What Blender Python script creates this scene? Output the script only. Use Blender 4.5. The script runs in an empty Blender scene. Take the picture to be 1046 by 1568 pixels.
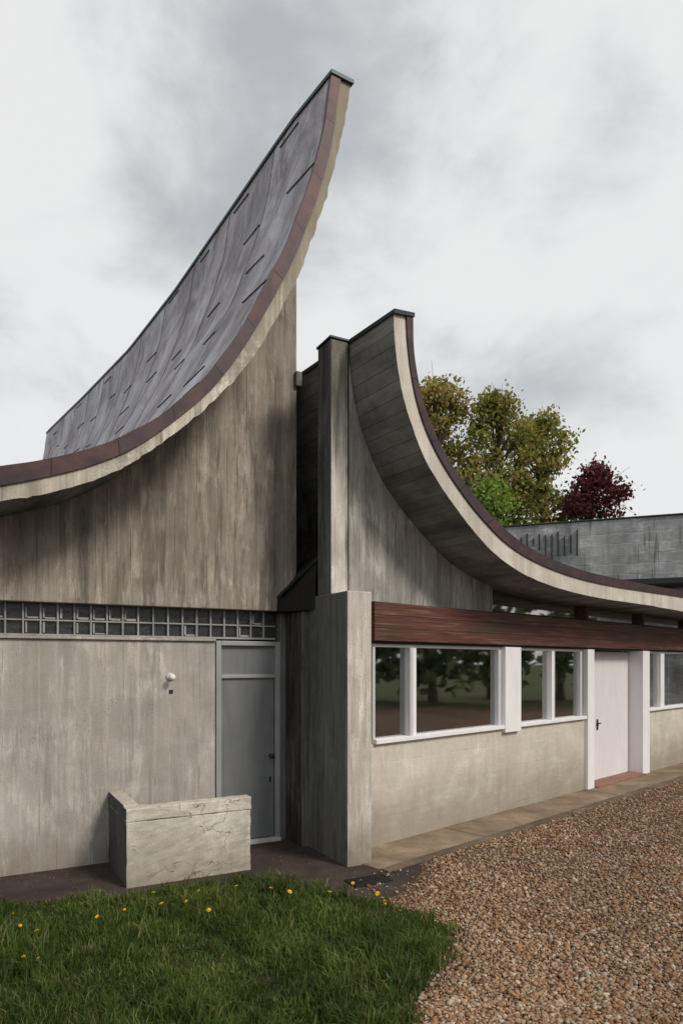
import bpy, math, random
import numpy as np
from mathutils import Vector, Matrix
random.seed(3); rng=np.random.default_rng(7)
scene=bpy.context.scene
col=scene.collection
scene.view_settings.view_transform='Standard'; scene.view_settings.look='None'; scene.view_settings.exposure=0

# ------------------------------------------------------------------ node helper
class G:
    def __init__(s,name,tree=None):
        if tree is None:
            s.mat=bpy.data.materials.new(name); s.mat.use_nodes=True; s.t=s.mat.node_tree
        else: s.t=tree
        s.t.nodes.clear()
    def n(s,typ,ins=None,**props):
        nd=s.t.nodes.new(typ)
        for k,v in props.items(): setattr(nd,k,v)
        if ins:
            for k,v in ins.items():
                sk=nd.inputs[k]
                if isinstance(v,bpy.types.NodeSocket): s.t.links.new(v,sk)
                else:
                    if sk.type=='RGBA' and len(v)==3: v=(*v,1)
                    sk.default_value=v
        return nd
    def m(s,op,a,b=0.0,c=None):
        d={0:a,1:b}
        if c is not None: d[2]=c
        return s.n('ShaderNodeMath',d,operation=op).outputs[0]
    def mix(s,f,a,b,mode='MIX'):
        nd=s.n('ShaderNodeMix',None,data_type='RGBA',blend_type=mode)
        for i,v in ((0,f),(6,a),(7,b)):
            sk=nd.inputs[i]
            if isinstance(v,bpy.types.NodeSocket): s.t.links.new(v,sk)
            else: sk.default_value=(*v,1) if (not isinstance(v,(int,float)) and len(v)==3) else v
        return nd.outputs[2]
    def ramp(s,v,a,b,lo=0.,hi=1.):
        return s.n('ShaderNodeMapRange',{0:v,1:a,2:b,3:lo,4:hi},interpolation_type='SMOOTHSTEP').outputs[0]
    def noise(s,vec,scale,detail=4,rough=.55,dist=0.):
        return s.n('ShaderNodeTexNoise',{'Vector':vec,'Scale':scale,'Detail':detail,'Roughness':rough,'Distortion':dist}).outputs[0]
    def xyz(s,x,y,z): return s.n('ShaderNodeCombineXYZ',{0:x,1:y,2:z}).outputs[0]
    def gray(s,v): return s.n('ShaderNodeCombineColor',{0:v,1:v,2:v}).outputs[0]
    def scl(s,vec,v): return s.n('ShaderNodeVectorMath',{0:vec,1:v},operation='MULTIPLY').outputs[0]
    def out(s,col,rough=.8,bump=None,bs=.3,bd=.01,metal=0.,spec=.3,**kw):
        b=s.n('ShaderNodeBsdfPrincipled',{'Base Color':col,'Roughness':rough,'Metallic':metal,'Specular IOR Level':spec})
        for k,v in kw.items(): b.inputs[k.replace('_',' ')].default_value=v
        if bump is not None:
            bn=s.n('ShaderNodeBump',{'Height':bump,'Strength':bs,'Distance':bd})
            s.t.links.new(bn.outputs[0],b.inputs['Normal'])
        o=s.n('ShaderNodeOutputMaterial'); s.t.links.new(b.outputs[0],o.inputs[0])
        return s.mat

def concrete(name,base,dark,board='V',bw=.14,stain=.6,tone=.10,line=.3,rust=0.,seed=0.,streak=6.,light=.0,basedirt=.0,cracks=0.,topz=None,topstain=.0,blotch=.32,lscale=(15,15,2.2),drip=0.,dripcol=(.05,.046,.04),base_h=.30):
    g=G(name)
    tc0=g.n('ShaderNodeTexCoord').outputs['Object']
    tc=g.n('ShaderNodeVectorMath',{0:tc0,1:(seed,seed*.7,0)},operation='ADD').outputs[0]
    sp=g.n('ShaderNodeSeparateXYZ',{0:tc}); x,y,z=sp.outputs
    xy=g.m('ADD',x,y)
    n1=g.noise(tc,1.3,6,.65,.6)
    n2=g.noise(tc,5.,5,.65)
    n3=g.noise(tc,60.,2,.6)
    n5=g.noise(g.scl(tc,(1.,1.,.65)),3.1,7,.72,.8)
    st=g.noise(g.scl(tc,(streak,streak,.45)),1.,5,.62,.35)
    st2=g.noise(g.scl(tc,(streak*3.3,streak*3.3,.9)),1.,4,.65,.2)
    wob=g.m('MULTIPLY',g.m('SUBTRACT',g.noise(tc,2.,1),.5),.015)
    c=g.mix(g.ramp(g.m('ADD',g.m('MULTIPLY',st,.6),g.m('MULTIPLY',n5,.4)),.42,.62,0,stain),base,dark)
    c=g.mix(g.ramp(g.m('MULTIPLY',st2,n1),.20,.42,0,stain*.6),c,dark)
    if light>0:
        lt=tuple(min(.85,v*1.55) for v in base)
        a=g.m('ADD',g.m('MULTIPLY',g.noise(g.scl(tc,lscale),1.,7,.78,.5),.6),g.m('MULTIPLY',g.noise(g.scl(tc,(2.2,2.2,1.3)),1.,3,.6,.4),.4))
        c=g.mix(g.ramp(a,.49,.61,0,light),c,lt)
    t=g.m('MULTIPLY',g.ramp(n1,.28,.72,1-blotch,1+blotch),g.ramp(n5,.3,.7,1-blotch*.5,1+blotch*.5))
    c=g.mix(1.,c,g.gray(t),'MULTIPLY')
    c=g.mix(g.ramp(n5,.35,.65,.3,0),c,tuple(v*f for v,f in zip(base,(.80,.73,.64))))
    h=g.m('MULTIPLY',n3,.35)
    h=g.m('ADD',h,g.m('MULTIPLY',n2,.5))
    if board:
        cc=xy if board=='V' else z
        cc=g.m('ADD',cc,wob)
        q=g.m('DIVIDE',cc,bw)
        idx=g.m('FLOOR',q)
        other=z if board=='V' else xy
        lift=g.m('FLOOR',g.m('DIVIDE',g.m('ADD',other,g.m('MULTIPLY',g.m('SINE',g.m('MULTIPLY',idx,12.9)),.06 if board=='V' else 1.)),1.22 if board=='V' else 2.6))
        wn=g.n('ShaderNodeTexWhiteNoise',{'Vector':g.xyz(idx,lift,3.)},noise_dimensions='3D').outputs[0]
        bt=g.ramp(wn,0,1,1-tone,1+tone)
        c=g.mix(1.,c,g.gray(bt),'MULTIPLY')
        fr=g.m('FRACT',q); ed=g.m('MINIMUM',fr,g.m('SUBTRACT',1.,fr))
        brk=g.ramp(g.noise(g.scl(tc,(6,6,1.7) if board=='V' else (1.7,1.7,6)) ,1.,3,.7),.42,.62,.0,1)
        ln=g.m('MULTIPLY',g.ramp(ed,0,.05,1,0),brk)
        c=g.mix(g.m('MULTIPLY',ln,line),c,tuple(v*.3 for v in base))
        fin=g.m('MULTIPLY',g.ramp(ed,.03,.10,1,0),g.m('SUBTRACT',1.,brk))
        c=g.mix(g.m('MULTIPLY',fin,min(.3,line*.7)),c,tuple(min(.9,v*1.6) for v in base))
        h=g.m('SUBTRACT',h,g.m('MULTIPLY',ln,min(1.,line*2.5)))
        h=g.m('ADD',h,g.m('MULTIPLY',wn,min(.25,tone*2.5)))
    if drip>0:
        dn=g.noise(g.scl(tc,(11,11,.55)),1.,5,.65,.3); rg=g.noise(g.scl(tc,(1.6,1.6,.9)),1.,4,.6,.5)
        k=g.m('MULTIPLY',g.ramp(dn,.50,.64),g.ramp(rg,.42,.58))
        k=g.m('MULTIPLY',k,g.ramp(n2,.2,.55,.55,1.))
        c=g.mix(g.m('MULTIPLY',k,drip),c,dripcol)
    pit=g.n('ShaderNodeTexVoronoi',{'Vector':tc,'Scale':26.,'Randomness':1.}).outputs[0]
    pm=g.m('MULTIPLY',g.ramp(pit,.07,.14,1,0),g.ramp(n2,.5,.6))
    c=g.mix(g.m('MULTIPLY',pm,.6),c,tuple(v*.3 for v in base)); h=g.m('SUBTRACT',h,pm)
    if rust>0:
        c=g.mix(g.ramp(g.noise(g.scl(tc,(4,4,1.)),1.3,5,.7),.50,.72,0,rust),c,(.24,.16,.08))
    if topz:
        k=g.ramp(g.m('ADD',z,g.m('MULTIPLY',g.m('SUBTRACT',st2,.5),3.)),topz[0],topz[1],0,topstain)
        c=g.mix(k,c,topz[2])
    if basedirt>0:
        c=g.mix(g.m('MULTIPLY',g.ramp(g.m('ADD',z,g.m('MULTIPLY',n2,-.5)),-.25,base_h,1,0),basedirt),c,(.12,.085,.05))
    if cracks>0:
        v=g.n('ShaderNodeTexVoronoi',{'Vector':g.n('ShaderNodeVectorMath',{0:tc,1:g.scl(g.n('ShaderNodeTexNoise',{'Vector':tc,'Scale':4.,'Detail':5.}).outputs[1],(.5,.5,.5))},operation='ADD').outputs[0],'Scale':2.2},feature='DISTANCE_TO_EDGE').outputs[0]
        cm=g.m('MULTIPLY',g.ramp(v,0,.009,1,0),g.ramp(n1,.46,.56))
        c=g.mix(g.m('MULTIPLY',cm,cracks),c,(.12,.105,.085)); h=g.m('SUBTRACT',h,g.m('MULTIPLY',cm,2.))
    c=g.mix(g.ramp(n3,.3,.7,0,.28),c,tuple(v*.5 for v in base))
    return g.out(c,.9,h,.65,.012,spec=.2)

def plain(name,c,rough=.5,metal=0.,var=.2,spec=.4,scale=3.,bs=.1):
    g=G(name); tc=g.n('ShaderNodeTexCoord').outputs['Object']
    n=g.noise(tc,scale,5,.6); n2=g.noise(g.scl(tc,(12,12,1.5)),1.,4)
    cc=g.mix(g.ramp(n,.3,.7,0,var),c,tuple(v*.6 for v in c))
    cc=g.mix(g.ramp(n2,.45,.75,0,var),cc,tuple(v*.5 for v in c))
    return g.out(cc,rough,n,bs,.01,metal,spec)

M={}
M['gable']=concrete('gable_concrete',(.34,.302,.257),(.12,.105,.09),'V',.115,.8,.08,.42,.08,0.,light=.7,drip=.6)
M['lower']=concrete('lower_wall_concrete',(.44,.415,.375),(.235,.22,.195),'V',.16,.5,.05,.22,.0,3.,light=.55,basedirt=.4,blotch=.22,drip=.35,dripcol=(.12,.11,.10))
M['pier']=concrete('pier_concrete',(.56,.525,.47),(.22,.20,.17),'V',.13,.5,.05,.3,.08,5.,light=.4,basedirt=.7,blotch=.2,drip=.45,dripcol=(.10,.09,.07))
M['piershaft']=concrete('pier_shaft_concrete',(.64,.605,.545),(.20,.185,.155),'V',.13,.5,.05,.3,.0,6.,light=.4,topz=(3.7,5.4,(.085,.08,.052)),topstain=.9,drip=.8,dripcol=(.035,.033,.028))
M['pierdark']=concrete('shaded_stained_concrete',(.145,.15,.147),(.05,.052,.051),'V',.12,.7,.10,.45,0.,7.,light=.4,basedirt=.3,blotch=.25,drip=.8,dripcol=(.025,.025,.024))  # algae stain plus the shade of sun-averted faces, put into the colour
M['black']=concrete('wet_stained_shade_concrete',(.06,.056,.05),(.010,.010,.010),'V',.15,.9,.2,.5,0.,9.,light=.9,drip=.9,dripcol=(.008,.008,.008))  # wet streaks; the dark tone also stands in for shade in the valley gap
M['gableB']=concrete('side_gable_concrete',(.41,.395,.365),(.13,.125,.118),'V',.12,.75,.09,.4,0.,11.,light=.6,drip=.75,dripcol=(.06,.058,.055))
M['wallB']=concrete('window_wall_concrete',(.62,.575,.50),(.47,.415,.34),'H',.31,.35,.02,.07,.0,13.,streak=1.6,light=.35,basedirt=.6,blotch=.15,lscale=(2.,2.,14),drip=.15,dripcol=(.25,.20,.15),base_h=.7)
M['soffit']=concrete('soffit_boards',(.15,.147,.14),(.08,.077,.072),'H',.115,.5,.12,.5,0.,15.)
M['verge']=concrete('verge_concrete',(.64,.60,.53),(.32,.29,.24),None,.1,.55,0,0,.06,17.,streak=4.,light=.3,blotch=.2,drip=.3,dripcol=(.2,.18,.15))
M['vergeL']=concrete('weathered_verge_concrete',(.60,.56,.48),(.20,.175,.135),None,.1,.8,0,0,.12,18.,streak=8.,light=.6,topz=(4.6,6.6,(.25,.215,.15)),topstain=.8,lscale=(14,14,14),drip=.7,dripcol=(.08,.07,.05))
M['box']=concrete('planter_concrete',(.58,.55,.475),(.36,.33,.27),None,.1,.55,0,0,.12,2.,streak=2.,cracks=.7,basedirt=.5,light=.3,blotch=.2,lscale=(6,6,6),drip=.2,dripcol=(.2,.18,.15))
M['boxdark']=concrete('planter_shaded_side_concrete',(.10,.103,.10),(.04,.041,.04),None,.1,.7,0,0,.0,4.,streak=3.)  # darker copy of the planter concrete, shade of the left side painted in
M['back']=concrete('rear_wall_concrete',(.36,.375,.38),(.15,.155,.16),'H',.28,.7,.10,.4,0.,21.,streak=2.,light=.6,lscale=(2,2,8),drip=.7,dripcol=(.08,.08,.085))
M['path']=concrete('path_concrete',(.31,.235,.165),(.12,.09,.065),None,.1,.7,0,0,.25,23.,streak=2.,blotch=.4)
M['edging']=concrete('edging_concrete',(.17,.13,.095),(.06,.05,.04),None,.1,.7,0,0,.2,24.,streak=1.,blotch=.4)
M['soil']=concrete('damp_asphalt',(.070,.054,.046),(.03,.024,.021),None,.1,.7,0,0,.0,25.,streak=2.)
M['white']=plain('white_paint',(.80,.79,.79),.45,var=.12)
M['greyframe']=plain('grey_frame_paint',(.54,.54,.55),.5,var=.25)
M['door']=plain('grey_door_paint',(.20,.208,.212),.42,.2,var=.35,bs=.05)
M['doorframe']=plain('door_frame_metal',(.34,.35,.35),.45,.2,var=.3)
M['pinkdoor']=plain('pale_door_paint',(.70,.67,.68),.5,var=.12,bs=.03)
M['dark']=plain('dark_metal',(.03,.032,.033),.5,.5)
M['cap']=plain('patinated_copper_cap',(.04,.055,.053),.5,.5,var=.4)
M['lead']=plain('lead_flashing',(.022,.022,.024),.45,.5,var=.4)
M['terra']=plain('terracotta',(.28,.14,.09),.7,var=.5)
M['inner']=plain('interior_plaster',(.65,.65,.62),.9)
M['innerfloor']=plain('interior_floor',(.28,.26,.23),.6)
M['mortar']=plain('grille_concrete',(.36,.355,.34),.8,var=.7,scale=1.4)

def m_wood():
    g=G('varnished_wood'); tc=g.n('ShaderNodeTexCoord').outputs['Object']
    sp=g.n('ShaderNodeSeparateXYZ',{0:tc})
    n=g.noise(g.scl(tc,(.8,4,26)),1.,7,.7,.6)
    n2=g.noise(g.scl(tc,(2.,10,70)),1.,5,.65)
    n3=g.noise(g.scl(tc,(.6,1,5)),1.,4,.6)
    c=g.mix(g.ramp(n,.35,.65),(.135,.045,.028),(.045,.019,.014))
    c=g.mix(g.ramp(n2,.48,.72,0,.65),c,(.28,.15,.10))
    c=g.mix(g.ramp(n3,.45,.7,0,.7),c,(.065,.037,.029))
    q=g.m('FRACT',g.m('DIVIDE',g.m('SUBTRACT',sp.outputs[2],2.287),.1445)); ed=g.m('MINIMUM',q,g.m('SUBTRACT',1.,q))
    ln=g.ramp(ed,0,.05,1,0)
    c=g.mix(ln,c,(.01,.006,.005))
    return g.out(c,.5,g.m('SUBTRACT',n,ln),.4,.01,spec=.4)
M['wood']=m_wood()

def m_copper():
    g=G('brown_copper_flashing'); uv=g.n('ShaderNodeTexCoord').outputs['UV']; tc=g.n('ShaderNodeTexCoord').outputs['Object']
    sp=g.n('ShaderNodeSeparateXYZ',{0:uv})
    q=g.m('DIVIDE',sp.outputs[0],.62); f=g.m('FRACT',q); idx=g.m('FLOOR',q)
    w=g.n('ShaderNodeTexWhiteNoise',{'W':idx},noise_dimensions='1D').outputs[0]
    n=g.noise(tc,4.,6,.65)
    c=g.mix(g.ramp(n,.35,.65),(.085,.043,.041),(.038,.026,.03))
    c=g.mix(g.ramp(w,.3,1,0,.5),c,(.05,.038,.046))
    c=g.mix(g.ramp(f,.0,.035,1,0),c,(.008,.007,.007))
    return g.out(c,.55,n,.25,.01,metal=.3,spec=.35)
M['copper']=m_copper()

def m_zinc():
    g=G('zinc_sheet_roof'); uv=g.n('ShaderNodeTexCoord').outputs['UV']
    sp=g.n('ShaderNodeSeparateXYZ',{0:uv}); u,v=sp.outputs[0],sp.outputs[1]
    iv=g.m('FLOOR',g.m('DIVIDE',v,.62))
    iu=g.m('FLOOR',g.m('DIVIDE',g.m('ADD',u,g.m('MULTIPLY',g.m('SINE',g.m('MULTIPLY',iv,4.7)),.7)),1.5))
    w=g.n('ShaderNodeTexWhiteNoise',{'Vector':g.xyz(iu,iv,1.)},noise_dimensions='3D').outputs[0]
    n=g.noise(uv,1.2,7,.65,.8); st=g.noise(g.scl(uv,(1.1,2.4,1)),1.,7,.72,.8)
    n4=g.noise(g.scl(uv,(2.,5,1)),1.,6,.72,.4)
    c=g.mix(g.ramp(n,.3,.7),(.24,.22,.245),(.13,.108,.128))
    c=g.mix(g.ramp(st,.46,.62,0,.75),c,(.38,.395,.44))
    c=g.mix(g.ramp(w,0,1,0,.45),c,(.12,.115,.135))
    c=g.mix(g.ramp(n4,.50,.66,0,.5),c,(.14,.085,.085))
    h=g.m('ADD',g.m('MULTIPLY',w,.6),g.m('MULTIPLY',n,1.6))
    return g.out(c,g.ramp(n,.3,.7,.36,.58),h,.6,.03,metal=.45,spec=.5)
M['zinc']=m_zinc()
M['seam']=plain('zinc_seams',(.04,.043,.05),.6,.3,var=.5)

def m_glass(name,tint,f):
    g=G(name); tc=g.n('ShaderNodeTexCoord').outputs['Object']
    n=g.noise(tc,1.5,2)
    bn=g.n('ShaderNodeBump',{'Height':n,'Strength':.06,'Distance':.02})
    gl=g.n('ShaderNodeBsdfGlossy',{'Color':(1,1,1,1),'Roughness':.03,'Normal':bn.outputs[0]})
    tr=g.n('ShaderNodeBsdfTransparent',{'Color':tint})
    fr=g.n('ShaderNodeFresnel',{'IOR':1.5})
    ff=g.m('ADD',g.m('MULTIPLY',fr.outputs[0],2.),f)
    mx=g.n('ShaderNodeMixShader',{0:ff,1:tr.outputs[0],2:gl.outputs[0]})
    o=g.n('ShaderNodeOutputMaterial'); g.t.links.new(mx.outputs[0],o.inputs[0]); return g.mat
M['glass']=m_glass('window_glass',(.75,.8,.77),.30)
M['block']=plain('dark_glass_block',(.03,.034,.034),.25,var=.7,spec=.5,scale=14.,bs=.8)

def island(name,cols,rough=.8,spec=.2,trans=0.,dark=.6,nscale=.9):
    g=G(name); r=g.n('ShaderNodeNewGeometry').outputs['Random Per Island']
    cr=g.n('ShaderNodeValToRGB',{0:r}); el=cr.color_ramp.elements
    el[0].color=(*cols[0],1); el[0].position=0
    el[1].color=(*cols[-1],1); el[1].position=1
    for i,c in enumerate(cols[1:-1]):
        e=el.new((i+1)/(len(cols)-1)); e.color=(*c,1)
    tc=g.n('ShaderNodeTexCoord').outputs['Object']
    n=g.noise(tc,nscale,3,.6); c=g.mix(g.ramp(n,.35,.65,0,dark),cr.outputs[0],g.mix(1.,cr.outputs[0],(.45,.5,.45),'MULTIPLY'))
    b=g.n('ShaderNodeBsdfPrincipled',{'Base Color':c,'Roughness':rough,'Specular IOR Level':spec})
    o=g.n('ShaderNodeOutputMaterial')
    if trans:
        t=g.n('ShaderNodeBsdfTranslucent',{'Color':c}); mx=g.n('ShaderNodeMixShader',{0:trans,1:b.outputs[0],2:t.outputs[0]})
        g.t.links.new(mx.outputs[0],o.inputs[0])
    else: g.t.links.new(b.outputs[0],o.inputs[0])
    return g.mat
def m_gravel():
    g=G('gravel_bed'); tc=g.n('ShaderNodeTexCoord').outputs['Object']
    v=g.n('ShaderNodeTexVoronoi',{'Vector':tc,'Scale':58.}); r=g.n('ShaderNodeSeparateColor',{0:v.outputs[1]})
    cr=g.n('ShaderNodeValToRGB',{0:r.outputs[0]}); el=cr.color_ramp.elements
    el[0].color=(.08,.042,.022,1); el[1].color=(.40,.28,.18,1)
    for p,c in((.3,(.19,.10,.048)),(.55,(.27,.145,.075)),(.8,(.25,.17,.11))):
        e=el.new(p); e.color=(*c,1)
    n=g.noise(tc,.7,5,.6)
    c=g.mix(g.ramp(n,.35,.7,0,.6),cr.outputs[0],(.12,.07,.04))
    c=g.mix(g.ramp(v.outputs[0],.3,.75,0,.9),c,(.022,.014,.009))
    return g.out(c,.85,g.m('SUBTRACT',1.,v.outputs[0]),.9,.02,spec=.3)
M['gravel']=m_gravel()
def m_ground(name,a,b,s):
    g=G(name); tc=g.n('ShaderNodeTexCoord').outputs['Object']
    n=g.noise(tc,s,6,.65); n2=g.noise(tc,s*20,4)
    c=g.mix(g.ramp(n,.35,.65),a,b); c=g.mix(g.ramp(n2,.4,.7,0,.5),c,tuple(x*.4 for x in a))
    return g.out(c,.95,n2,.6,.02,spec=.1)
M['ground']=m_ground('field_ground',(.06,.085,.03),(.10,.09,.045),.3)
M['lawn']=m_ground('lawn_soil',(.03,.045,.014),(.05,.045,.022),3.)

# ------------------------------------------------------------------ mesh helpers
def obj(name,me,mat=None,parent=None,mw=None):
    o=bpy.data.objects.new(name,me); col.objects.link(o)
    if mat:
        for m in (mat if isinstance(mat,list) else [mat]): me.materials.append(m)
    if parent: o.parent=parent
    if mw is not None: o.matrix_local=mw
    return o
def pyd(name,v,f): 
    me=bpy.data.meshes.new(name); me.from_pydata(v,[],f); me.update(); return me
def npmesh(name,V,Fa,smooth=False):
    me=bpy.data.meshes.new(name); k=Fa.shape[1]
    me.vertices.add(len(V)); me.vertices.foreach_set('co',V.astype(np.float32).ravel())
    me.loops.add(Fa.size); me.loops.foreach_set('vertex_index',Fa.astype(np.int32).ravel())
    me.polygons.add(len(Fa)); me.polygons.foreach_set('loop_start',np.arange(0,Fa.size,k,dtype=np.int32))
    me.polygons.foreach_set('loop_total',np.full(len(Fa),k,dtype=np.int32))
    if smooth: me.polygons.foreach_set('use_smooth',np.ones(len(Fa),dtype=bool))
    me.update(calc_edges=True); me.validate(); return me
def frame(o,ang): return Matrix.Translation(Vector((o[0],o[1],0)))@Matrix.Rotation(ang,4,'Z')
FA=frame((-3.25,6.5),math.atan2(.477,.879))
FB=frame((.352,7.52),math.atan2(.694,.72))
def empty(name):
    e=bpy.data.objects.new(name,None); col.objects.link(e); e.empty_display_size=.3; return e
house=empty('concrete_chapel_building')
def bev(o,w):
    if w: 
        m=o.modifiers.new('bevel','BEVEL'); m.width=w; m.segments=2; m.limit_method='ANGLE'
BF=[(3,2,1,0),(4,5,6,7),(0,1,5,4),(1,2,6,5),(2,3,7,6),(3,0,4,7)]
def box(name,fr,x0,x1,y0,y1,z0,z1,mat,parent=house,bevel=.008):
    v=[(x,y,z) for z in(z0,z1) for x,y in((x0,y0),(x1,y0),(x1,y1),(x0,y1))]
    o=obj(name,pyd(name,v,BF),mat,parent,fr); bev(o,bevel); return o
def hexa(name,fr,v,mat,parent=house,bevel=.008):
    o=obj(name,pyd(name,v,BF),mat,parent,fr); bev(o,bevel); return o
def prism(name,fr,pts,y0,y1,mat,parent=house,bevel=.008):
    n=len(pts); v=[(x,y0,z) for x,z in pts]+[(x,y1,z) for x,z in pts]
    f=[tuple(range(n)),tuple(range(2*n-1,n-1,-1))]+[(i,i+n,(i+1)%n+n,(i+1)%n) for i in range(n)]
    o=obj(name,pyd(name,v,f),mat,parent,fr); bev(o,bevel)
    import bmesh
    bm=bmesh.new(); bm.from_mesh(o.data); bmesh.ops.recalc_face_normals(bm,faces=bm.faces); bm.to_mesh(o.data); bm.free()
    return o
def lathe(name,fr,c,prof,mat,parent,n=20,axis='Z',smooth=True):
    v=[];f=[]
    for r,h in prof:
        for i in range(n):
            a=2*math.pi*i/n
            p=(r*math.cos(a),r*math.sin(a),h)
            if axis=='Y': p=(p[0],-p[2],p[1])
            v.append((c[0]+p[0],c[1]+p[1],c[2]+p[2]))
    for j in range(len(prof)-1):
        for i in range(n): f.append((j*n+i,j*n+(i+1)%n,(j+1)*n+(i+1)%n,(j+1)*n+i))
    f.append(tuple(range(n))[::-1]); f.append(tuple(range((len(prof)-1)*n,len(prof)*n)))
    me=pyd(name,v,f)
    if smooth: me.polygons.foreach_set('use_smooth',[True]*len(me.polygons))
    return obj(name,me,mat,parent,fr)
def catmull(P,per=5):
    P=[np.array(p,float) for p in P]; out=[]
    Q=[2*P[0]-P[1]]+P+[2*P[-1]-P[-2]]
    for i in range(1,len(Q)-2):
        for k in range(per):
            t=k/per; a,b,c,d=Q[i-1],Q[i],Q[i+1],Q[i+2]
            out.append(.5*((2*b)+(c-a)*t+(2*a-5*b+4*c-d)*t*t+(-a+3*b-3*c+d)*t**3))
    out.append(P[-1]); return np.array(out)

# ------------------------------------------------------------------ roofs
C0=[(-7,2.75),(-4,2.8),(-2,2.93),(-.9,3.15),(-.03,3.395),(.269,3.49),(.584,3.607),(.86,3.752),(1.06,3.886),(1.266,4.048),(1.51,4.269),(1.763,4.523),(1.992,4.788),(2.195,5.053),(2.369,5.352),(2.582,5.766),(2.729,6.071),(2.878,6.484),(3.007,6.865),(3.123,7.28),(3.217,7.659),(3.272,7.958),(3.32,8.241)]
C1=[(-7,2.88),(-4,2.93),(-2,3.06),(-.9,3.28),(-.03,3.525),(.269,3.624),(.584,3.744),(.832,3.865),(1.04,3.99),(1.28,4.18),(1.54,4.42),(1.78,4.67),(1.972,4.93),(2.147,5.204),(2.313,5.502),(2.51,5.88),(2.67,6.22),(2.80,6.56),(2.92,6.90),(3.03,7.28),(3.11,7.65),(3.15,7.95),(3.19,8.22)]
C2=[(-7,3.03),(-4,3.08),(-2,3.21),(-.9,3.43),(-.03,3.68),(.27,3.77),(.58,3.89),(.83,4.01),(1.03,4.14),(1.27,4.31),(1.51,4.55),(1.71,4.76),(1.89,5.02),(2.06,5.28),(2.22,5.58),(2.40,5.95),(2.57,6.29),(2.71,6.67),(2.82,6.97),(2.93,7.35),(3.01,7.68),(3.05,7.98),(3.09,8.25)]
D0=[(-.51,5.45),(-.50,5.25),(-.45,4.95),(-.36,4.66),(-.22,4.40),(-.04,4.14),(.20,3.92),(.51,3.70),(.87,3.48),(1.26,3.29),(1.82,3.13),(2.44,3.04),(3.12,2.99),(4.10,2.96),(5.47,2.96),(7.02,2.94),(10,2.93),(15,2.93)]
D1=[(-.34,5.49),(-.32,5.25),(-.27,4.97),(-.18,4.69),(-.04,4.44),(.15,4.22),(.40,4.01),(.71,3.80),(1.06,3.61),(1.46,3.44),(2.00,3.31),(2.60,3.23),(3.31,3.18),(4.31,3.16),(5.73,3.17),(7.02,3.18),(10,3.17),(15,3.17)]
D2=[(-.244,5.507),(-.234,5.211),(-.184,4.965),(-.091,4.715),(.056,4.486),(.24,4.271),(.489,4.079),(.824,3.877),(1.194,3.692),(1.604,3.536),(2.121,3.416),(2.738,3.34),(3.497,3.291),(4.527,3.279),(5.857,3.275),(7.017,3.285),(10,3.28),(15,3.28)]
ridge=[(0,0),(.82,.03),(1.63,-.03),(3.02,-.13),(4.56,-.24),(6.95,-.27),(10.39,-.05),(14.4,.27)]
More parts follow.
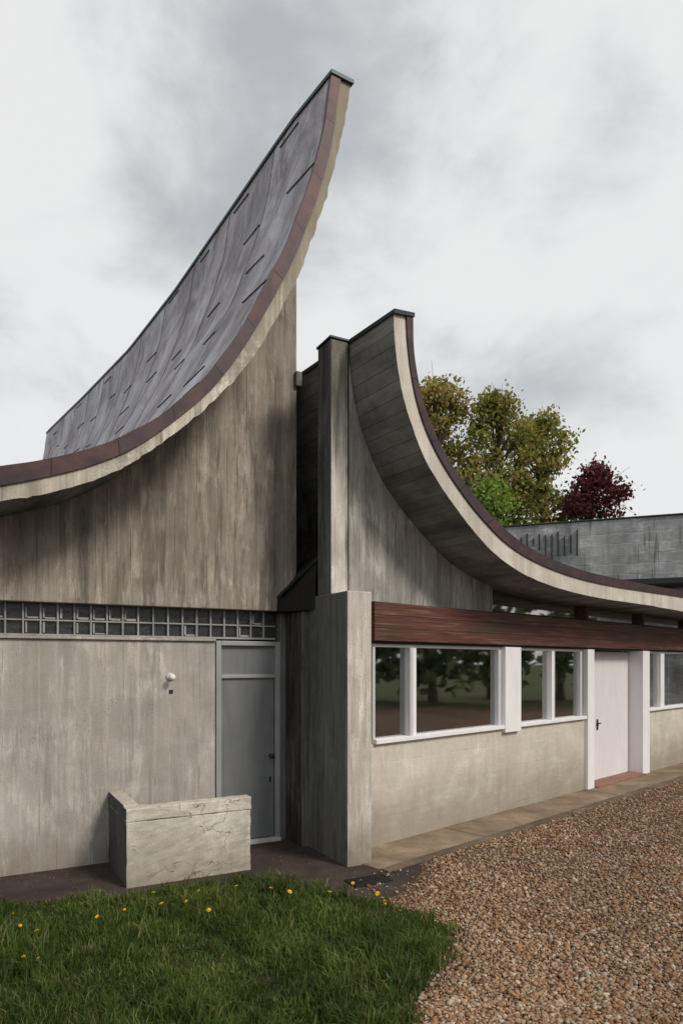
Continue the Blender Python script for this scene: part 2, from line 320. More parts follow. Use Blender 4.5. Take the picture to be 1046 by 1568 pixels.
def roof(name,fr,c0,c1,c2,y0,gx,gy,L,nv,zfun,tops,par,seams=True):
    c0,c1,c2=catmull(c0),catmull(c1),catmull(c2); n=len(c0)
    ul=np.concatenate([[0],np.cumsum(np.linalg.norm(np.diff(c2,axis=0),axis=1))])
    vs=np.linspace(0,L,nv)
    rr=np.random.default_rng(5); jt=.0055 if seams else .0018; ce0=c0+rr.normal(0,jt,(n,2))
    def P(c,i,v): return (c[i][0]+gx*v, y0+gy*v, c[i][1]+zfun(c[i][1],v))
    def strip(nm,rows,mat,uvs,smooth=True):
        V=[p for r in rows for p in r]; k=len(rows[0]); F=[]
        for a in range(len(rows)-1):
            for b in range(k-1): F.append((a*k+b,a*k+b+1,(a+1)*k+b+1,(a+1)*k+b))
        me=pyd(nm,V,F); uvl=me.uv_layers.new(name='UVMap')
        fl=[u for r in uvs for u in r]
        for li,l in enumerate(me.loops): uvl.data[li].uv=fl[l.vertex_index]
        if smooth: me.polygons.foreach_set('use_smooth',[True]*len(me.polygons))
        return obj(nm,me,mat,par,fr)
    strip(name+'_sheet_covering',[[P(c2,i,v) for i in range(n)] for v in vs],tops[0],[[(ul[i],v) for i in range(n)] for v in vs])
    vs2=list(vs)
    rows=[[P(ce0,i,0) for i in range(n)]]+[[P(c0,i,v) for i in range(n)] for v in [.06]+vs2[1:]]
    strip(name+'_soffit',rows,tops[1],[[(ul[i],v) for i in range(n)] for v in [0,.06]+vs2[1:]])
    strip(name+'_concrete_edge',[[P(ce0,i,0) for i in range(n)],[P(c1,i,0) for i in range(n)]],tops[2],[[(ul[i],0) for i in range(n)],[(ul[i],.1) for i in range(n)]])
    def Q(c,i,y): return (c[i][0],y0+y,c[i][1]+zfun(c[i][1],0))
    ce=c2+(c2-c1)*.05
    strip(name+'_copper_flashing',[[Q(c1,i,.0) for i in range(n)],[Q(c1,i,-.02) for i in range(n)],[Q(ce,i,-.02) for i in range(n)],[Q(ce,i,.05) for i in range(n)],[Q(c2,i,.055) for i in range(n)]],M['copper'],[[(ul[i],k*.1) for i in range(n)] for k in range(5)],False)
    hi=n-1 if c0[-1][1]>c0[0][1] else 0
    strip(name+'_top_edge_face',[[P(c0,hi,v) for v in vs],[P(c2,hi,v) for v in vs]],M['soffit'],[[(v,0) for v in vs],[(v,1) for v in vs]])
    strip(name+'_rear_face',[[P(c0,i,L) for i in range(n)],[P(c2,i,L) for i in range(n)]],M['verge'],[[(0,0)]*n,[(0,0)]*n])
    k=hi
    V=[];F=[]
    a=np.array(c0[k]); b=np.array(c2[k]); d=(b-a)/np.linalg.norm(b-a); a2=a-d*.02; b2=b+d*.02
    vv=[-.035]+list(vs)
    for v in vv:
        for p,dz in((a2,-.015),(a2,.025),(b2,.025),(b2,-.015)):
            V.append((p[0]+gx*v,y0+gy*v,p[1]+zfun(p[1],max(v,0))+dz))
    for j in range(len(vv)-1):
        for i in range(4): F.append((j*4+i,j*4+(i+1)%4,j*4+4+(i+1)%4,j*4+4+i))
    F+=[(0,1,2,3),tuple(len(V)-4+i for i in (3,2,1,0))]
    obj(name+'_ridge_cap',pyd('ridge_cap',V,F),M['cap'],par,fr)
    if seams:
        V=[];F=[]
        nrm=np.zeros_like(c2); tg=np.gradient(c2,axis=0); tg/=np.linalg.norm(tg,axis=1)[:,None]; nrm[:,0]=-tg[:,1]; nrm[:,1]=tg[:,0]
        def pt(u,v,h):
            x=np.interp(u,ul,c2[:,0]); z=np.interp(u,ul,c2[:,1]); nx=np.interp(u,ul,nrm[:,0]); nz=np.interp(u,ul,nrm[:,1])
            return (x+gx*v+nx*h,y0+gy*v,z+zfun(z,v)+nz*h)
        def rib(p0,p1,w0,w1,h):
            b=len(V)
            for (u,v) in (p0,p1):
                V.extend([pt(u-w0,v-w1,.001),pt(u-w0,v-w1,h),pt(u+w0,v+w1,h),pt(u+w0,v+w1,.001)])
            F.extend([(b,b+1,b+5,b+4),(b+1,b+2,b+6,b+5),(b+2,b+3,b+7,b+6),(b,b+3,b+2,b+1),(b+4,b+5,b+6,b+7)])
        U=ul[-1]; nstr=int(L/.62); rs=random.Random(8)
        for s in range(1,nstr+1):
            v=s*.62; us=np.linspace(3.5,U-.02,46)
            if s%2==0:
                for a_,b_ in zip(us[:-1],us[1:]): rib((a_,v),(b_,v),0,.003,.004)
        for s in range(nstr):
            o_=.7*math.sin(s*4.7); u=-o_+1.5*3
            while u<U-.1:
                if u>3.5 and rs.random()<.9:
                    uu=u+rs.uniform(-.12,.12); rib((uu,s*.62+.03),(uu+rs.uniform(-.03,.03),s*.62+rs.uniform(.35,.60)),.006,0,.011)
                u+=1.5
        obj(name+'_seams',pyd('seams',V,F),M['seam'],par,fr)
def zfA(z,v):
    return float(np.interp(v,[r[0] for r in ridge],[r[1] for r in ridge]))*max(0,min(1,(z-3.6)/4.6))
def m_soffit():
    g=G('board_marked_soffit'); uv=g.n('ShaderNodeTexCoord').outputs['UV']; sp=g.n('ShaderNodeSeparateXYZ',{0:uv}); u,v=sp.outputs[0],sp.outputs[1]
    q=g.m('DIVIDE',u,.13); f=g.m('FRACT',q); ix=g.m('FLOOR',q)
    w=g.n('ShaderNodeTexWhiteNoise',{'Vector':g.xyz(ix,g.m('FLOOR',g.m('ADD',g.m('DIVIDE',v,2.1),g.m('MULTIPLY',ix,.31))),0.)},noise_dimensions='3D').outputs[0]
    n=g.noise(g.scl(uv,(3,1.,1)),1.2,6,.65,.3); n3=g.noise(uv,40.,3); n6=g.noise(uv,3.,6,.7)
    c=g.mix(g.ramp(n,.35,.7),(.21,.207,.197),(.10,.098,.092))
    c=g.mix(g.ramp(n6,.5,.7,0,.5),c,(.055,.053,.05))
    b=g.ramp(w,0,1,.88,1.1); c=g.mix(1.,c,g.gray(b),'MULTIPLY')
    ln=g.ramp(g.m('MINIMUM',f,g.m('SUBTRACT',1.,f)),0,.05,1,0)
    c=g.mix(g.m('MULTIPLY',ln,.55),c,(.035,.034,.032))
    return g.out(c,.9,g.m('SUBTRACT',g.m('ADD',g.m('MULTIPLY',n3,.3),g.m('MULTIPLY',w,.3)),ln),.5,.012)
M['soffuv']=m_soffit()
roof('swept_roof',FA,C0,C1,C2,-.9,-.0995,.995,14.6,40,zfA,(M['zinc'],M['soffuv'],M['vergeL']),house)
roof('side_roof',FB,D0,D1,D2,-.75,.169,.985,11.,14,lambda z,v:0.,(M['zinc'],M['soffuv'],M['verge']),house,False)

# ------------------------------------------------------------------ left gable and wall (frame A)
cA=catmull(C0); E=[(p[0]-.09,p[1]+.05) for p in cA]
top=[p for p in E if -6.5<p[0]<3.06]; zr=np.interp(3.08,[p[0] for p in E],[p[1] for p in E])
prism('gable_wall',FA,[(-6.5,2.64),(3.08,2.64),(3.08,zr)]+top[::-1],-.05,.25,M['gable'])
box('lower_wall',FA,-6.5,2.12,0,.3,0,2.28,M['lower'])
box('strip_sill',FA,-6.5,2.12,-.03,.3,2.282,2.31,M['lower'])
box('glass_block_band',FA,-6.5,2.95,.10,.2,2.31,2.64,M['block'],bevel=0)
V=[];F=[]
def addb(x0,x1,y0,y1,z0,z1):
    b=len(V); V.extend([(x,y,z) for z in(z0,z1) for x,y in((x0,y0),(x1,y0),(x1,y1),(x0,y1))])
    F.extend([tuple(b+k for k in f) for f in BF])
x=-6.4
while x<2.85:
    addb(x,x+.018,.06,.098,2.312,2.638); x+=.157
addb(-6.4,2.86,.065,.097,2.462,2.478); addb(-6.4,2.86,.062,.096,2.3125,2.335)
g=obj('glass_block_grille',pyd('grille',V,F),M['mortar'],house,FA); bev(g,.004)
V=[];F=[]; x=-6.4; rb=random.Random(5)
while x<2.7:
    for z0,z1 in((2.337,2.460),(2.482,2.60)):
        if rb.random()<(.7 if x<1.2 else .12):
            w_=.012+.01*rb.random(); addb(x+.03,x+.03+w_,.07,.099,z0+.01,z1-.01)
            if rb.random()<.6: addb(x+.05,x+.145,.075,.099,z0+.004,z0+.014+.012*rb.random())
    x+=.157
obj('glass_block_glints',pyd('glints',V,F),M['mortar'],house,FA)  # pale slivers modelled in place of glints inside the blocks
box('door_frame_left_jamb',FA,2.125,2.185,-.02,.12,0.03,2.29,M['doorframe'],bevel=.004)
box('door_frame_right_jamb',FA,2.83,2.885,-.02,.12,0.03,2.29,M['doorframe'],bevel=.004)
box('door_frame_head',FA,2.186,2.829,-.02,.12,2.24,2.29,M['doorframe'],bevel=.004)
box('door_transom_bar',FA,2.186,2.829,-.01,.10,1.875,1.915,M['doorframe'],bevel=.004)
box('door_transom_panel',FA,2.186,2.829,.03,.06,1.916,2.239,M['door'],bevel=.002)
box('metal_door_leaf',FA,2.195,2.82,.02,.06,.06,1.87,M['door'],bevel=.004)
box('door_threshold',FA,2.12,2.885,-.05,.14,.0,.045,M['greyframe'],bevel=.004)
lathe('door_knob',FA,(2.775,.02,.98),[(.018,0),(.012,.02),(.012,.04),(.026,.05),(.026,.07),(.01,.075)],M['dark'],house,14,'Y')
box('door_lock_plate',FA,2.765,2.785,.012,.02,.68,.74,M['dark'],bevel=0)
box('door_side_pilaster',FA,2.887,2.96,-.02,.3,0,2.62,M['pierdark'])
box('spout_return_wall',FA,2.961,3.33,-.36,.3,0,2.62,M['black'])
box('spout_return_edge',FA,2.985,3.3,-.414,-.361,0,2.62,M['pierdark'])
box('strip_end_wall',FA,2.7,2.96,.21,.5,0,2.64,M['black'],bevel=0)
def pierbox(name,x0,x1,y0,y1,z0,z1,m):
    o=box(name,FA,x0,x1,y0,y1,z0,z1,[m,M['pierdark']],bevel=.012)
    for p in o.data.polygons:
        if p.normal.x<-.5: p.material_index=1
    return o
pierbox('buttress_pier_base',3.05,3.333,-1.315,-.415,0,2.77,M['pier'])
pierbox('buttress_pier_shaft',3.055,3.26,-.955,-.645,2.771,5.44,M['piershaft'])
box('pier_cap',FA,3.04,3.275,-.97,-.635,5.441,5.465,M['cap'],bevel=.004)
box('pier_joint_strip',FA,3.262,3.272,-.95,-.93,2.78,5.4,M['black'],bevel=0)
prism('valley_shade_wall',FA,[(2.9,0),(3.9,0),(3.9,3.3),(3.6,3.7),(3.3,4.3),(2.9,4.7)],.45,.65,M['black'])  # added to close the roof gap, near-black colour stands in for its shade
hexa('rainwater_spout',FA,[(2.83,-.16,2.625),(3.05,-.6,2.625),(3.3,.2,2.625),(2.83,.2,2.625),(2.83,-.16,2.79),(3.05,-.6,3.18),(3.3,.2,3.3),(2.83,.2,2.85)],M['lead'])
hexa('spout_lip',FA,[(2.80,-.20,2.78),(3.06,-.64,3.17),(3.08,-.58,3.17),(2.84,-.1,2.78),(2.80,-.20,2.81),(3.06,-.64,3.21),(3.08,-.58,3.21),(2.84,-.1,2.81)],M['lead'],bevel=.003)
box('gable_drip_bracket',FA,3.05,3.13,-.1,.0,5.25,5.42,M['pierdark'])

# ------------------------------------------------------------------ right wing (frame B)
cB=catmull(D0); EB=[(p[0]+.129,p[1]+.04) for p in cB]
tp=[p for p in EB if -.38<p[0]<2.3]; z23=np.interp(2.32,[p[0] for p in EB],[p[1] for p in EB])
prism('side_gable_wall',FB,[(-.47,2.721),(2.32,2.721),(2.32,z23)]+tp[::-1]+[(-.47,5.4)],0,.25,M['gableB'])
box('low_wall',FB,-.3,4.93,0,.28,0,1.15,M['wallB'])
box('low_wall_beyond_door',FB,7.36,14,0,.28,0,1.15,M['wallB'])
box('timber_fascia_beam',FB,-.05,14,-.07,.16,2.287,2.72,M['wood'],bevel=.006)
box('beam_drip',FB,-.05,14,-.03,.1,2.262,2.286,M['dark'],bevel=.003)
def W(n,x0,x1,y0,y1,z0,z1,m='white',b=.004): return box(n,FB,x0,x1,y0,y1,z0,z1,M[m],bevel=b)
W('window_sill',0,4.90,-.05,.2,1.151,1.2)
W('window_sill_beyond',7.36,14,-.05,.2,1.151,1.2)
W('window_head',0,4.90,.02,.12,2.225,2.261)
W('window_head_beyond',7.36,14,.02,.12,2.225,2.261)
W('window_left_jamb',-.01,.03,.0,.12,1.201,2.224,'greyframe')
W('window_mullion_light',.60,.655,-.02,.12,1.201,2.224,'greyframe')
W('window_mullion',.66,.735,-.0,.12,1.201,2.224)
W('window_jamb',2.455,2.53,.0,.12,1.201,2.224,'greyframe')
W('window_post',2.535,2.93,-.06,.16,1.10,2.262)
W('window_mullion_second',3.845,3.91,-.02,.12,1.201,2.224)
W('window_mullion_third',3.915,3.975,.0,.12,1.201,2.224,'greyframe')
W('window_jamb_end',4.77,4.83,.0,.12,1.201,2.224,'greyframe')
W('entrance_left_post',4.91,5.13,-.06,.35,0.02,2.262)
W('entrance_right_post',7.03,7.33,-.06,.35,0.02,2.262)
W('window_mullion_far',7.97,8.15,-.01,.12,1.201,2.224)
for a,b in((10.2,10.4),(12.4,12.6)): W('window_mullion_distant',a,b,-.01,.12,1.201,2.224)
W('window_pane',0.03,4.8,.06,.066,1.2,2.23,'glass',0)
W('window_pane_beyond',7.34,14,.06,.066,1.2,2.23,'glass',0)
W('sidelight_pane',5.13,5.60,.24,.246,.05,2.26,'glass',0)
W('entrance_door_leaf',5.62,7.02,.20,.25,.05,2.24,'pinkdoor')
W('entrance_door_edge',5.58,5.618,.18,.26,.05,2.26,'dark')
W('entrance_threshold',5.14,7.02,-.12,.3,0,.05,'terra')
W('door_handle_plate',5.74,5.79,.188,.20,.9,1.08,'dark',0)
W('door_handle_lever',5.72,5.84,.16,.18,1.0,1.02,'dark',.004)
W('clerestory_glass',2.32,14,.1,.11,2.721,3.15,'glass',0)
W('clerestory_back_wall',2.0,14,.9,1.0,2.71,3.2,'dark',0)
W('clerestory_sill',2.32,14,.02,.2,2.721,2.745,'dark',0)
for a in (4.95,7.15,9.4,11.6): W('clerestory_post',a,a+.1,.0,.14,2.746,3.1,'wood')
W('interior_floor',0,14,.36,4.5,0,.06,'innerfloor',0)
W('interior_rear_wall',-.2,14,4.5,4.6,0,3.0,'inner',0)
W('interior_end_wall',-.2,-.05,.3,4.5,0,2.7,'inner',0)
W('interior_ceiling',-.2,14,.17,4.5,2.62,2.70,'inner',0)
W('interior_worktop',.3,4.6,.3,.9,.95,1.0,'inner',0)
for k,(a,b) in enumerate(((1.2,1.7),(3.1,3.9))): W('interior_cupboard',a,b,3.9,4.49,.061,2.0,'innerfloor',0)

# ------------------------------------------------------------------ wall lamp
wl=empty('wall_lamp'); 
lathe('back_plate',FA,(1.62,0,1.90),[(.045,0),(.045,.012),(.02,.02)],M['greyframe'],wl,18,'Y')
lathe('arm',FA,(1.62,0,1.90),[(.013,.015),(.013,.1)],M['dark'],wl,10,'Y')
lathe('globe',FA,(1.62,-.10,1.895),[(.015,-.025),(.03,-.018),(.036,0),(.032,.015),(.02,.028),(.01,.032)],M['white'],wl,18,'Y')
hexa('conduit_stub',FA,[(1.61,-.008,1.72),(1.65,-.008,1.72),(1.65,0,1.72),(1.61,0,1.72),(1.61,-.008,1.76),(1.65,-.008,1.76),(1.65,0,1.76),(1.61,0,1.76)],M['dark'],wl,0)

# ------------------------------------------------------------------ small concrete planter wall
pl=empty('concrete_planter_wall')
def rough(o,s=.008,lv=5):
    m=o.modifiers.new('sub','SUBSURF'); m.subdivision_type='SIMPLE'; m.levels=lv; m.render_levels=lv
    t=bpy.data.textures.new('chip','CLOUDS'); t.noise_scale=.09; t.noise_depth=4
    d=o.modifiers.new('disp','DISPLACE'); d.texture=t; d.strength=s; d.mid_level=.5; d.texture_coords='GLOBAL'
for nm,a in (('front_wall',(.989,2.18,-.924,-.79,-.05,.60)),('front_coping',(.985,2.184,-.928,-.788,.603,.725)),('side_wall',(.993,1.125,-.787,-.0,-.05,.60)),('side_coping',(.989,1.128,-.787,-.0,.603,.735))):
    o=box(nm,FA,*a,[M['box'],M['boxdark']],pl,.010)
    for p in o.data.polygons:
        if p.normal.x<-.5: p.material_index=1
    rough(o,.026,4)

# ------------------------------------------------------------------ ground
obj('ground',pyd('ground',[(-600,-600,0),(600,-600,0),(600,600,0),(-600,600,0)],[(0,1,2,3)]),M['ground'])
obj('gravel_yard',pyd('gravel_yard',[(-8,-8,.004),(24,-8,.004),(24,22,.004),(-8,22,.004)],[(0,1,2,3)]),M['gravel'])
LAWN=[(-7,1.2),(.25,1.2),(.34,3.5),(.40,3.88),(.47,4.16),(.6,4.51),(.79,4.93),(.84,5.2),(.62,5.57),(.21,5.91),(-.35,6.25),(-.57,6.38),(-.95,6.42),(-1.5,6.08),(-1.9,5.93),(-2.86,5.66),(-7,3.6)]
obj('lawn',pyd('lawn',[(x,y,.012) for x,y in LAWN],[tuple(range(len(LAWN)))]),M['lawn'])
AS=[(-7,3.4),(-2.86,5.5),(-1.9,5.8),(-.95,6.3),(-.35,6.15),(.3,5.85),(.5,6.0),(.78,6.62),(.9,7.9),(-.4,8.6),(-7,5.0)]
obj('asphalt_apron',pyd('asphalt_apron',[(x,y,.008) for x,y in AS],[tuple(range(len(AS)))]),M['soil'])
pth=empty('concrete_path')
xx=-.55;k=0
while xx<14:
    box('paving_slab_%d'%k,FB,xx,xx+1.79,-.60,-.001,-.05,.022+.003*math.sin(k*2.1),M['path'],pth,.006); xx+=1.8;k+=1
for k in range(13): box('edging_strip_%d'%k,FB,-.55+k*1.2,-.55+k*1.2+1.19,-.72,-.612,-.05,.03,M['edging'],pth,.006)
dg=empty('drain_grate')
FD=frame((.30,6.28),math.atan2(.477,.879))
V=[];F=[]
addb(-.2,.2,-.01,.0,.0,.026);addb(-.2,.2,.19,.2,.0,.026);addb(-.2,-.185,0,.19,.0,.026);addb(.185,.2,0,.19,.0,.026)
for k in range(12): addb(-.175+k*.03,-.160+k*.03,0.001,.189,.0,.024)
obj('grate_bars',pyd('grate',V,F),M['dark'],dg,FD)
box('grate_pit',FD,-.18,.18,.0,.19,.0,.0125,M['black'],dg,0)

# ------------------------------------------------------------------ rear wall
FR=frame((3.2,20.5),math.atan2(18.2-20,9.1-4.5))
rw=empty('rear_concrete_wall')
box('parapet_wall',FR,-1,14,0,.5,0,6.0,M['back'],rw,.02)
box('coping',FR,-1.05,14.05,-.04,.54,6.001,6.04,M['cap'],rw,.01)
V=[];F=[]
for k in range(11):
    xk=1.95+k*.17; h=.35+.5*random.random(); addb(xk,xk+.03,-.06,-.001,5.75-h,5.78-.2*random.random())
obj('rusted_bars',pyd('bars',V,F),M['dark'],rw,FR)
box('lower_flat_roof',FR,2.2,14,-1.2,-.0,4.05,4.2,M['dark'],rw,.01)

# ------------------------------------------------------------------ vegetation
def inpoly(P,poly):
    x,y=P[:,0],P[:,1]; r=np.zeros(len(P),bool); n=len(poly)
    for i in range(n):
        x1,y1=poly[i];x2,y2=poly[(i+1)%n]
        c=((y1>y)!=(y2>y))&(x<(x2-x1)*(y-y1)/(y2-y1+1e-12)+x1); r^=c
    return r
def make_grass():
    nc=6200
    C=np.stack([rng.uniform(-4.2,.95,nc),rng.uniform(2.4,6.5,nc)],1)
    jit=C+rng.normal(0,.05,C.shape); C=C[inpoly(jit,LAWN)]
    hs=.5+1.0*rng.random(len(C))**1.8
    hs*=.85+.4*np.sin(C[:,0]*2.3+1)*np.sin(C[:,1]*3.1)+.25*np.sin(C[:,0]*7+C[:,1]*5)
    per=34; N=len(C)*per
    B=np.repeat(C,per,0)+rng.normal(0,.036,(N,2)); H=np.repeat(hs,per)*rng.uniform(.035,.135,N)
    a=rng.uniform(0,2*np.pi,N); w=rng.uniform(.002,.0044,N)
    side=np.stack([np.cos(a),np.sin(a),0*a],1)*w[:,None]
    b=np.repeat(rng.uniform(0,2*np.pi,len(C)),per)+rng.normal(0,1.,N); ln=rng.uniform(.1,1.,N)*H
    lean=np.stack([np.cos(b)*ln,np.sin(b)*ln,0*b],1)
    z=np.stack([0*a,0*a,H],1); P0=np.stack([B[:,0],B[:,1],np.full(N,.008)],1)
    V=np.stack([P0-side,P0+side,P0-side*.8+z*.6+lean*.3,P0+side*.8+z*.6+lean*.3,P0+z*(1-.3*(ln/H))[:,None]+lean],1).reshape(-1,3)
    i=np.arange(N)[:,None]*5
    Fm=np.concatenate([i+[0,1,3],i+[0,3,2],i+[2,3,4]],1).reshape(-1,3)
    obj('lawn_grass',npmesh('grass',V,Fm),island('grass_blades',[(.03,.065,.01),(.06,.105,.016),(.095,.155,.022),(.085,.13,.018),(.15,.18,.04),(.27,.23,.11)],.6,.25,.3,dark=.75,nscale=1.6))
make_grass()
fl=[(-1.57,5.7),(-1.84,5.14),(-1.03,5.3),(-2.2,4.93),(-2.0,4.5),(-2.08,4.47),(.1,6.0),(.3,5.68),(-1.25,5.5),(-.9,5.84),(-.6,5.8),(-.43,5.7),(-1.7,5.35),(-2.5,5.2),(-1.2,5.75),(-.1,5.75),(.35,5.45),(-2.35,5.0),(-1.45,5.5)]
V=[];F=[];Mi=[]
for (x,y) in fl:
    h=random.uniform(.09,.14); r=random.uniform(.010,.019); b=len(V); tx,ty=random.uniform(-.4,.4),random.uniform(-.2,.6)
    V+= [(x-.002,y,0),(x+.002,y,0),(x+.002,y,h),(x-.002,y,h)]; F.append((b,b+1,b+2,b+3)); Mi.append(1)
    for ring in range(3):
        rr=r*(1-ring*.3); n=11
        for k in range(n):
            a=2*math.pi*(k+ring*.4)/n; a2=a+.42; b=len(V); zz=h+ring*.003
            def pt(R,A,dz): 
                X,Y=R*math.cos(A),R*math.sin(A); return (x+X,y+Y,zz+dz+tx*X+ty*Y)
            V+= [(x,y,zz),pt(rr,a,.003),pt(rr*1.05,(a+a2)/2,.004),pt(rr,a2,.003)]; F.append((b,b+1,b+2,b+3)); Mi.append(0)
me=pyd('dandelions',V,F); o=obj('dandelion_flowers',me,[plain('dandelion_yellow',(.78,.46,.015),.7,var=.1),plain('stem_green',(.1,.2,.04),.7)])
me.polygons.foreach_set('material_index',Mi)
import bmesh
bm=bmesh.new(); bmesh.ops.create_icosphere(bm,subdivisions=1,radius=1); bv=np.array([v.co[:] for v in bm.verts]); bf=np.array([[v.index for v in f.verts] for f in bm.faces]); bm.free()
def stones(name,P,s,mat,flat=1.):
    N=len(P)
    sc=np.stack([s*rng.uniform(.8,1.4,N),s*rng.uniform(.7,1.1,N),flat*s*rng.uniform(.45,.8,N)],1)
    base=bv[None]*(1+rng.uniform(-.22,.22,(N,len(bv),1)))*sc[:,None,:]
    a=rng.uniform(0,2*np.pi,N); ca,sa=np.cos(a)[:,None],np.sin(a)[:,None]
    t=rng.normal(0,.3,N)[:,None]
    x=base[...,0]*ca-base[...,1]*sa; y=base[...,0]*sa+base[...,1]*ca; z=base[...,2]+t*base[...,0]
    V=np.stack([x+P[:,0:1],y+P[:,1:2],z+(.006+s*rng.uniform(.1,.7,N)*flat)[:,None]],-1).reshape(-1,3)
    Fm=(bf[None]+(np.arange(N)*len(bv))[:,None,None]).reshape(-1,3)
    obj(name,npmesh('stones',V,Fm),mat)
def make_stones():
    N=115000
    Y=3.2+9.5*rng.random(N)**1.7; X=-.2+rng.random(N)*(Y*.56+.5)
    P=np.stack([X,Y],1); yb=(P[:,0]-.352)*(-.694)+(P[:,1]-7.52)*.72
    keep=((yb<-.70)|((yb<-.58)&(rng.random(N)<.35)))&(yb<-.3)&(~inpoly(P-np.array([.03,0])+rng.normal(0,.03,P.shape),LAWN))&(~inpoly(P-np.array([.1,-.1])+rng.normal(0,.05,P.shape),AS)|(rng.random(N)<.06)); P=P[keep]; Y=Y[keep]; N=len(P)
    s=rng.lognormal(0,.42,N)*.0076*(1+.03*Y); s=np.clip(s,.0035,.022)
    stones('gravel_stones',P,s,island('gravel_stone',[(.10,.055,.03),(.27,.14,.068),(.35,.20,.108),(.21,.108,.055),(.38,.25,.16),(.29,.20,.14),(.52,.42,.32),(.15,.10,.07)],.8,.3,dark=.45,nscale=.6))
    N=14000; P=np.stack([rng.uniform(-4.5,.8,N),rng.uniform(4.5,8.2,N)],1)
    ya=(P[:,0]+3.25)*(-.477)+(P[:,1]-6.5)*.879
    k=inpoly(P,AS)&(ya<-.01)&(rng.random(N)<np.clip(.3+.7*np.exp(ya*4),0,1)); P=P[k]
    stones('leaf_litter',P,np.clip(rng.lognormal(0,.4,len(P))*.0065,.003,.016),island('litter',[(.05,.03,.025),(.12,.06,.045),(.16,.10,.07),(.07,.045,.035),(.22,.17,.13)],.85,.2),.5)
make_stones()

M['bark']=plain('bark',(.09,.07,.05),.9,var=.5,scale=8.)
def limb(V,F,p,q,r0,r1,n=6):
    p,q=Vector(p),Vector(q); d=(q-p).normalized(); a=d.orthogonal().normalized(); b=d.cross(a); i=len(V)
    for c,r in((p,r0),(q,r1)):
        for k in range(n):
            t=2*math.pi*k/n; V.append(tuple(c+a*r*math.cos(t)+b*r*math.sin(t)))
    for k in range(n): F.append((i+k,i+(k+1)%n,i+n+(k+1)%n,i+n+k))
def tree(name,x,y,z0,z1,R,mat,nc=46,per=230,leaf=.11,spread=.30,seed=1,skew=0.):
    r=np.random.default_rng(seed); e=empty(name); e.location=(x,y,0)
    V=[];F=[]
    top=z1*.82; pts=[Vector((0,0,0))]; 
    for k in range(1,6): pts.append(Vector((.15*r.normal(),.15*r.normal(),top*k/5)))
    for k in range(5): limb(V,F,pts[k],pts[k+1],.2*(1-k/5.6),.2*(1-(k+1)/5.6),8)
    cs=[]
    H=z1-z0
    for k in range(nc):
        h=r.random()**.85; prof=math.sin(math.pi*min(1,(.12+h*.88))**.75)**.7 if h<.98 else .2
        a=r.uniform(0,6.283); rad=R*prof*(.35+.65*math.sqrt(r.random()))*(.85+.3*math.sin(a*3+seed))
        c=Vector((rad*math.cos(a)+skew*h,rad*math.sin(a),z0+H*h)); cs.append(c)
        zt=max(z0*.7,c.z-.45*rad-.8); zt=min(zt,top*.98)
        k5=zt/top*5; i5=min(4,int(k5)); st=pts[i5].lerp(pts[i5+1],k5-i5)
        mid=st.lerp(c,.5)+Vector((r.normal()*.12,r.normal()*.12,.12))
        limb(V,F,st,mid,.05,.032,5); limb(V,F,mid,c,.032,.012,5)
        for _ in range(4):
            t=c+Vector(r.normal(0,spread*1.3,3)); limb(V,F,mid.lerp(c,r.uniform(.4,1)),t,.014,.005,4)
    o=obj('trunk_and_limbs',pyd('limbs',V,F),M['bark'],e)
    cs=np.array([c[:] for c in cs]); wgt=r.uniform(.35,1.3,len(cs))
    cnt=(wgt*per).astype(int); N=cnt.sum()
    sig=np.repeat(spread*r.uniform(.6,1.3,len(cs)),cnt)[:,None]
    P=np.repeat(cs,cnt,0)+r.normal(0,1,(N,3))*sig*np.array([1,1,.7])
    u=r.normal(size=(N,3)); u/=np.linalg.norm(u,axis=1)[:,None]; w=r.normal(size=(N,3)); w-=u*(w*u).sum(1)[:,None]; w/=np.linalg.norm(w,axis=1)[:,None]
    s=(leaf*r.uniform(.5,1.1,N))[:,None]
    Vn=np.stack([P-u*s,P+w*s*.6,P+u*s,P-w*s*.6],1).reshape(-1,3); Fn=np.arange(N*4).reshape(-1,4)
    obj('leaves',npmesh('leaves',Vn,Fn),mat,e)
olive=island('olive_leaves',[(.11,.14,.03),(.23,.26,.05),(.35,.36,.09),(.40,.33,.10),(.40,.27,.09)],.6,.2,.45,dark=.75)
gold=island('golden_green_leaves',[(.13,.14,.03),(.30,.29,.07),(.44,.38,.12),(.42,.29,.10),(.30,.20,.07)],.6,.2,.45,dark=.7)
green=island('fresh_green_leaves',[(.12,.22,.03),(.22,.34,.05),(.32,.40,.07)],.6,.2,.45)
purp=island('purple_leaves',[(.06,.018,.022),(.12,.03,.035),(.17,.045,.05)],.6,.2,.4)
tree('deciduous_tree',3.8,27,6.0,13.1,2.4,gold,64,140,leaf=.12,seed=2)
tree('deciduous_tree.001',6.3,28,5.3,13.0,2.5,olive,84,140,leaf=.12,seed=5)
tree('deciduous_tree.002',8.5,29,5.0,12.6,2.2,olive,66,135,leaf=.12,seed=9)
tree('deciduous_tree.003',5.4,25,5.0,8.6,1.4,green,26,120,seed=12)
tree('purple_leaf_tree',10.4,28,4.5,10.2,1.9,purp,50,160,seed=15)
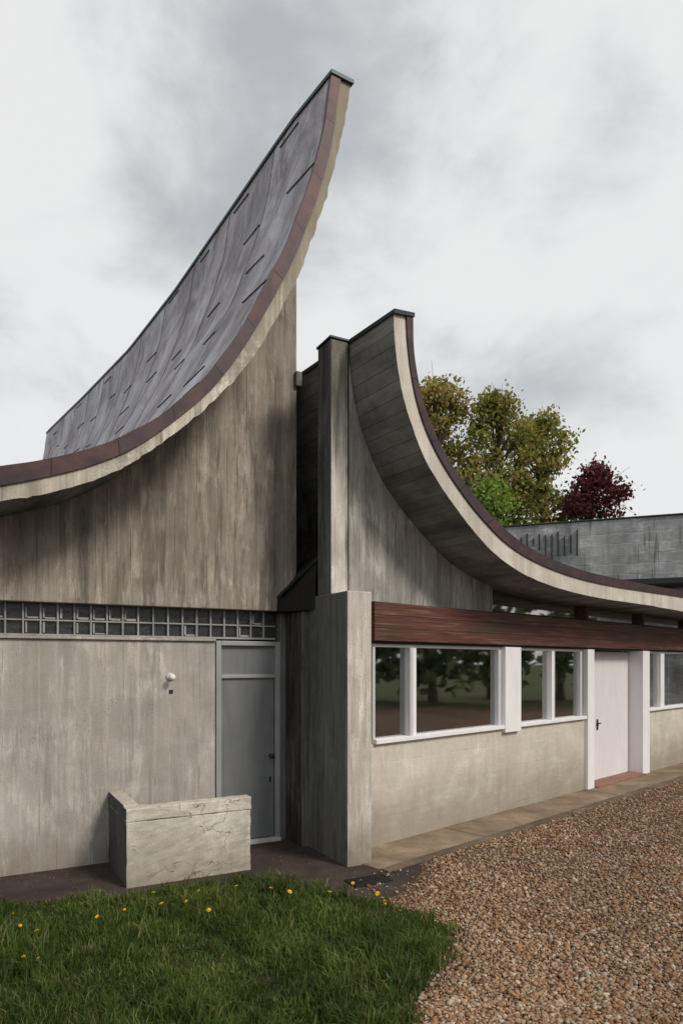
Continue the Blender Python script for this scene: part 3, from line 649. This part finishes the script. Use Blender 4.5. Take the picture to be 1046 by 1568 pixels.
def distant():
    r=np.random.default_rng(4); V=[];F=[];L=[]
    for k in range(17):
        x=27+r.uniform(-1,5); y=-18+k*3.6; h=r.uniform(4.5,9.5); limb(V,F,(x,y,0),(x,y,h*.7),.25,.1)
        for c in range(22):
            L.append((x+r.normal(0,.9),y+r.normal(0,1.1),1.2+(h-1.2)*r.random()))
    e=empty('distant_trees'); obj('trunks',pyd('trunks',V,F),M['bark'],e)
    cs=np.array(L); P=np.repeat(cs,34,0)+r.normal(0,.55,(len(cs)*34,3)); N=len(P)
    u=r.normal(size=(N,3)); u/=np.linalg.norm(u,axis=1)[:,None]; w=np.cross(u,r.normal(size=(N,3))); w/=np.linalg.norm(w,axis=1)[:,None]
    obj('crowns',npmesh('crowns',np.stack([P-u*.3,P+w*.22,P+u*.3,P-w*.22],1).reshape(-1,3),np.arange(N*4).reshape(-1,4)),island('hedge_leaves',[(.10,.13,.06),(.20,.23,.11)],.7,.2,.3),e)
distant()
def potted(name,x,y,z,s,seed):
    e=empty(name); r=np.random.default_rng(seed)
    lathe('pot',FB,(x,y,z),[(.05*s,0),(.07*s,.1*s),(.075*s,.1*s),(.075*s,.12*s),(.06*s,.12*s)],M['terra'],e,16)
    V=[];F=[]
    for k in range(26):
        a=r.uniform(0,6.28); l=r.uniform(.1,.22)*s; tl=r.uniform(.2,.9); b=len(V); w=.018*s
        dx,dy=math.cos(a),math.sin(a); px,py=-dy*w,dx*w; zb=z+.12*s
        V+= [(x,y,zb),(x+dx*l*tl*.5+px,y+dy*l*tl*.5+py,zb+l*.6),(x+dx*l*tl,y+dy*l*tl,zb+l),(x+dx*l*tl*.5-px,y+dy*l*tl*.5-py,zb+l*.6)]; F.append((b,b+1,b+2,b+3))
    obj('foliage',pyd('plant',V,F),green,e,FB)
potted('potted_plant',1.62,.34,1.0,1.6,1)
potted('potted_plant.001',1.88,.36,1.0,1.4,2)
potted('potted_plant.002',.22,.36,1.0,1.3,3)

# ------------------------------------------------------------------ light, sky, camera
az=Vector((.80,-.60)); el=math.radians(40)
sd=Vector((az.x*math.cos(el),az.y*math.cos(el),math.sin(el))).normalized()
L=bpy.data.lights.new('sun','SUN'); L.energy=2.5; L.angle=math.radians(14); L.color=(1,.93,.84)
so=bpy.data.objects.new('sun',L); col.objects.link(so); so.rotation_euler=sd.to_track_quat('Z','Y').to_euler(); so.location=(10,-10,20)
w=bpy.data.worlds.new('World'); scene.world=w; w.use_nodes=True
g=G('',w.node_tree)
sky=g.n('ShaderNodeTexSky',None,sky_type='NISHITA',sun_disc=False,sun_elevation=el,sun_rotation=math.atan2(sd.x,sd.y))
tc=g.n('ShaderNodeTexCoord').outputs['Generated']
pv=g.n('ShaderNodeVectorMath',{0:g.scl(tc,(1.,1.,1.5)),1:(3.1,.4,1.3)},operation='ADD').outputs[0]
n1=g.noise(pv,3.4,9,.56,.3); n2=g.noise(pv,1.5,3,.5)
f=g.m('ADD',g.m('MULTIPLY',n1,.55),g.m('MULTIPLY',n2,.45))
c=g.mix(g.ramp(f,.34,.52),(4.9,5.1,5.35),(8.6,8.6,8.6))
c=g.mix(.94,sky.outputs[0],c)
bg=g.n('ShaderNodeBackground',{0:c,1:.1}); wo=g.n('ShaderNodeOutputWorld'); g.t.links.new(bg.outputs[0],wo.inputs[0])
cam=bpy.data.cameras.new('camera'); co=bpy.data.objects.new('camera',cam); col.objects.link(co)
co.location=(0,0,2.05); co.rotation_euler=(math.radians(90),0,0)
cam.sensor_fit='HORIZONTAL'; cam.sensor_width=24; cam.lens=24; cam.shift_y=.2208; cam.clip_end=2000
scene.camera=co
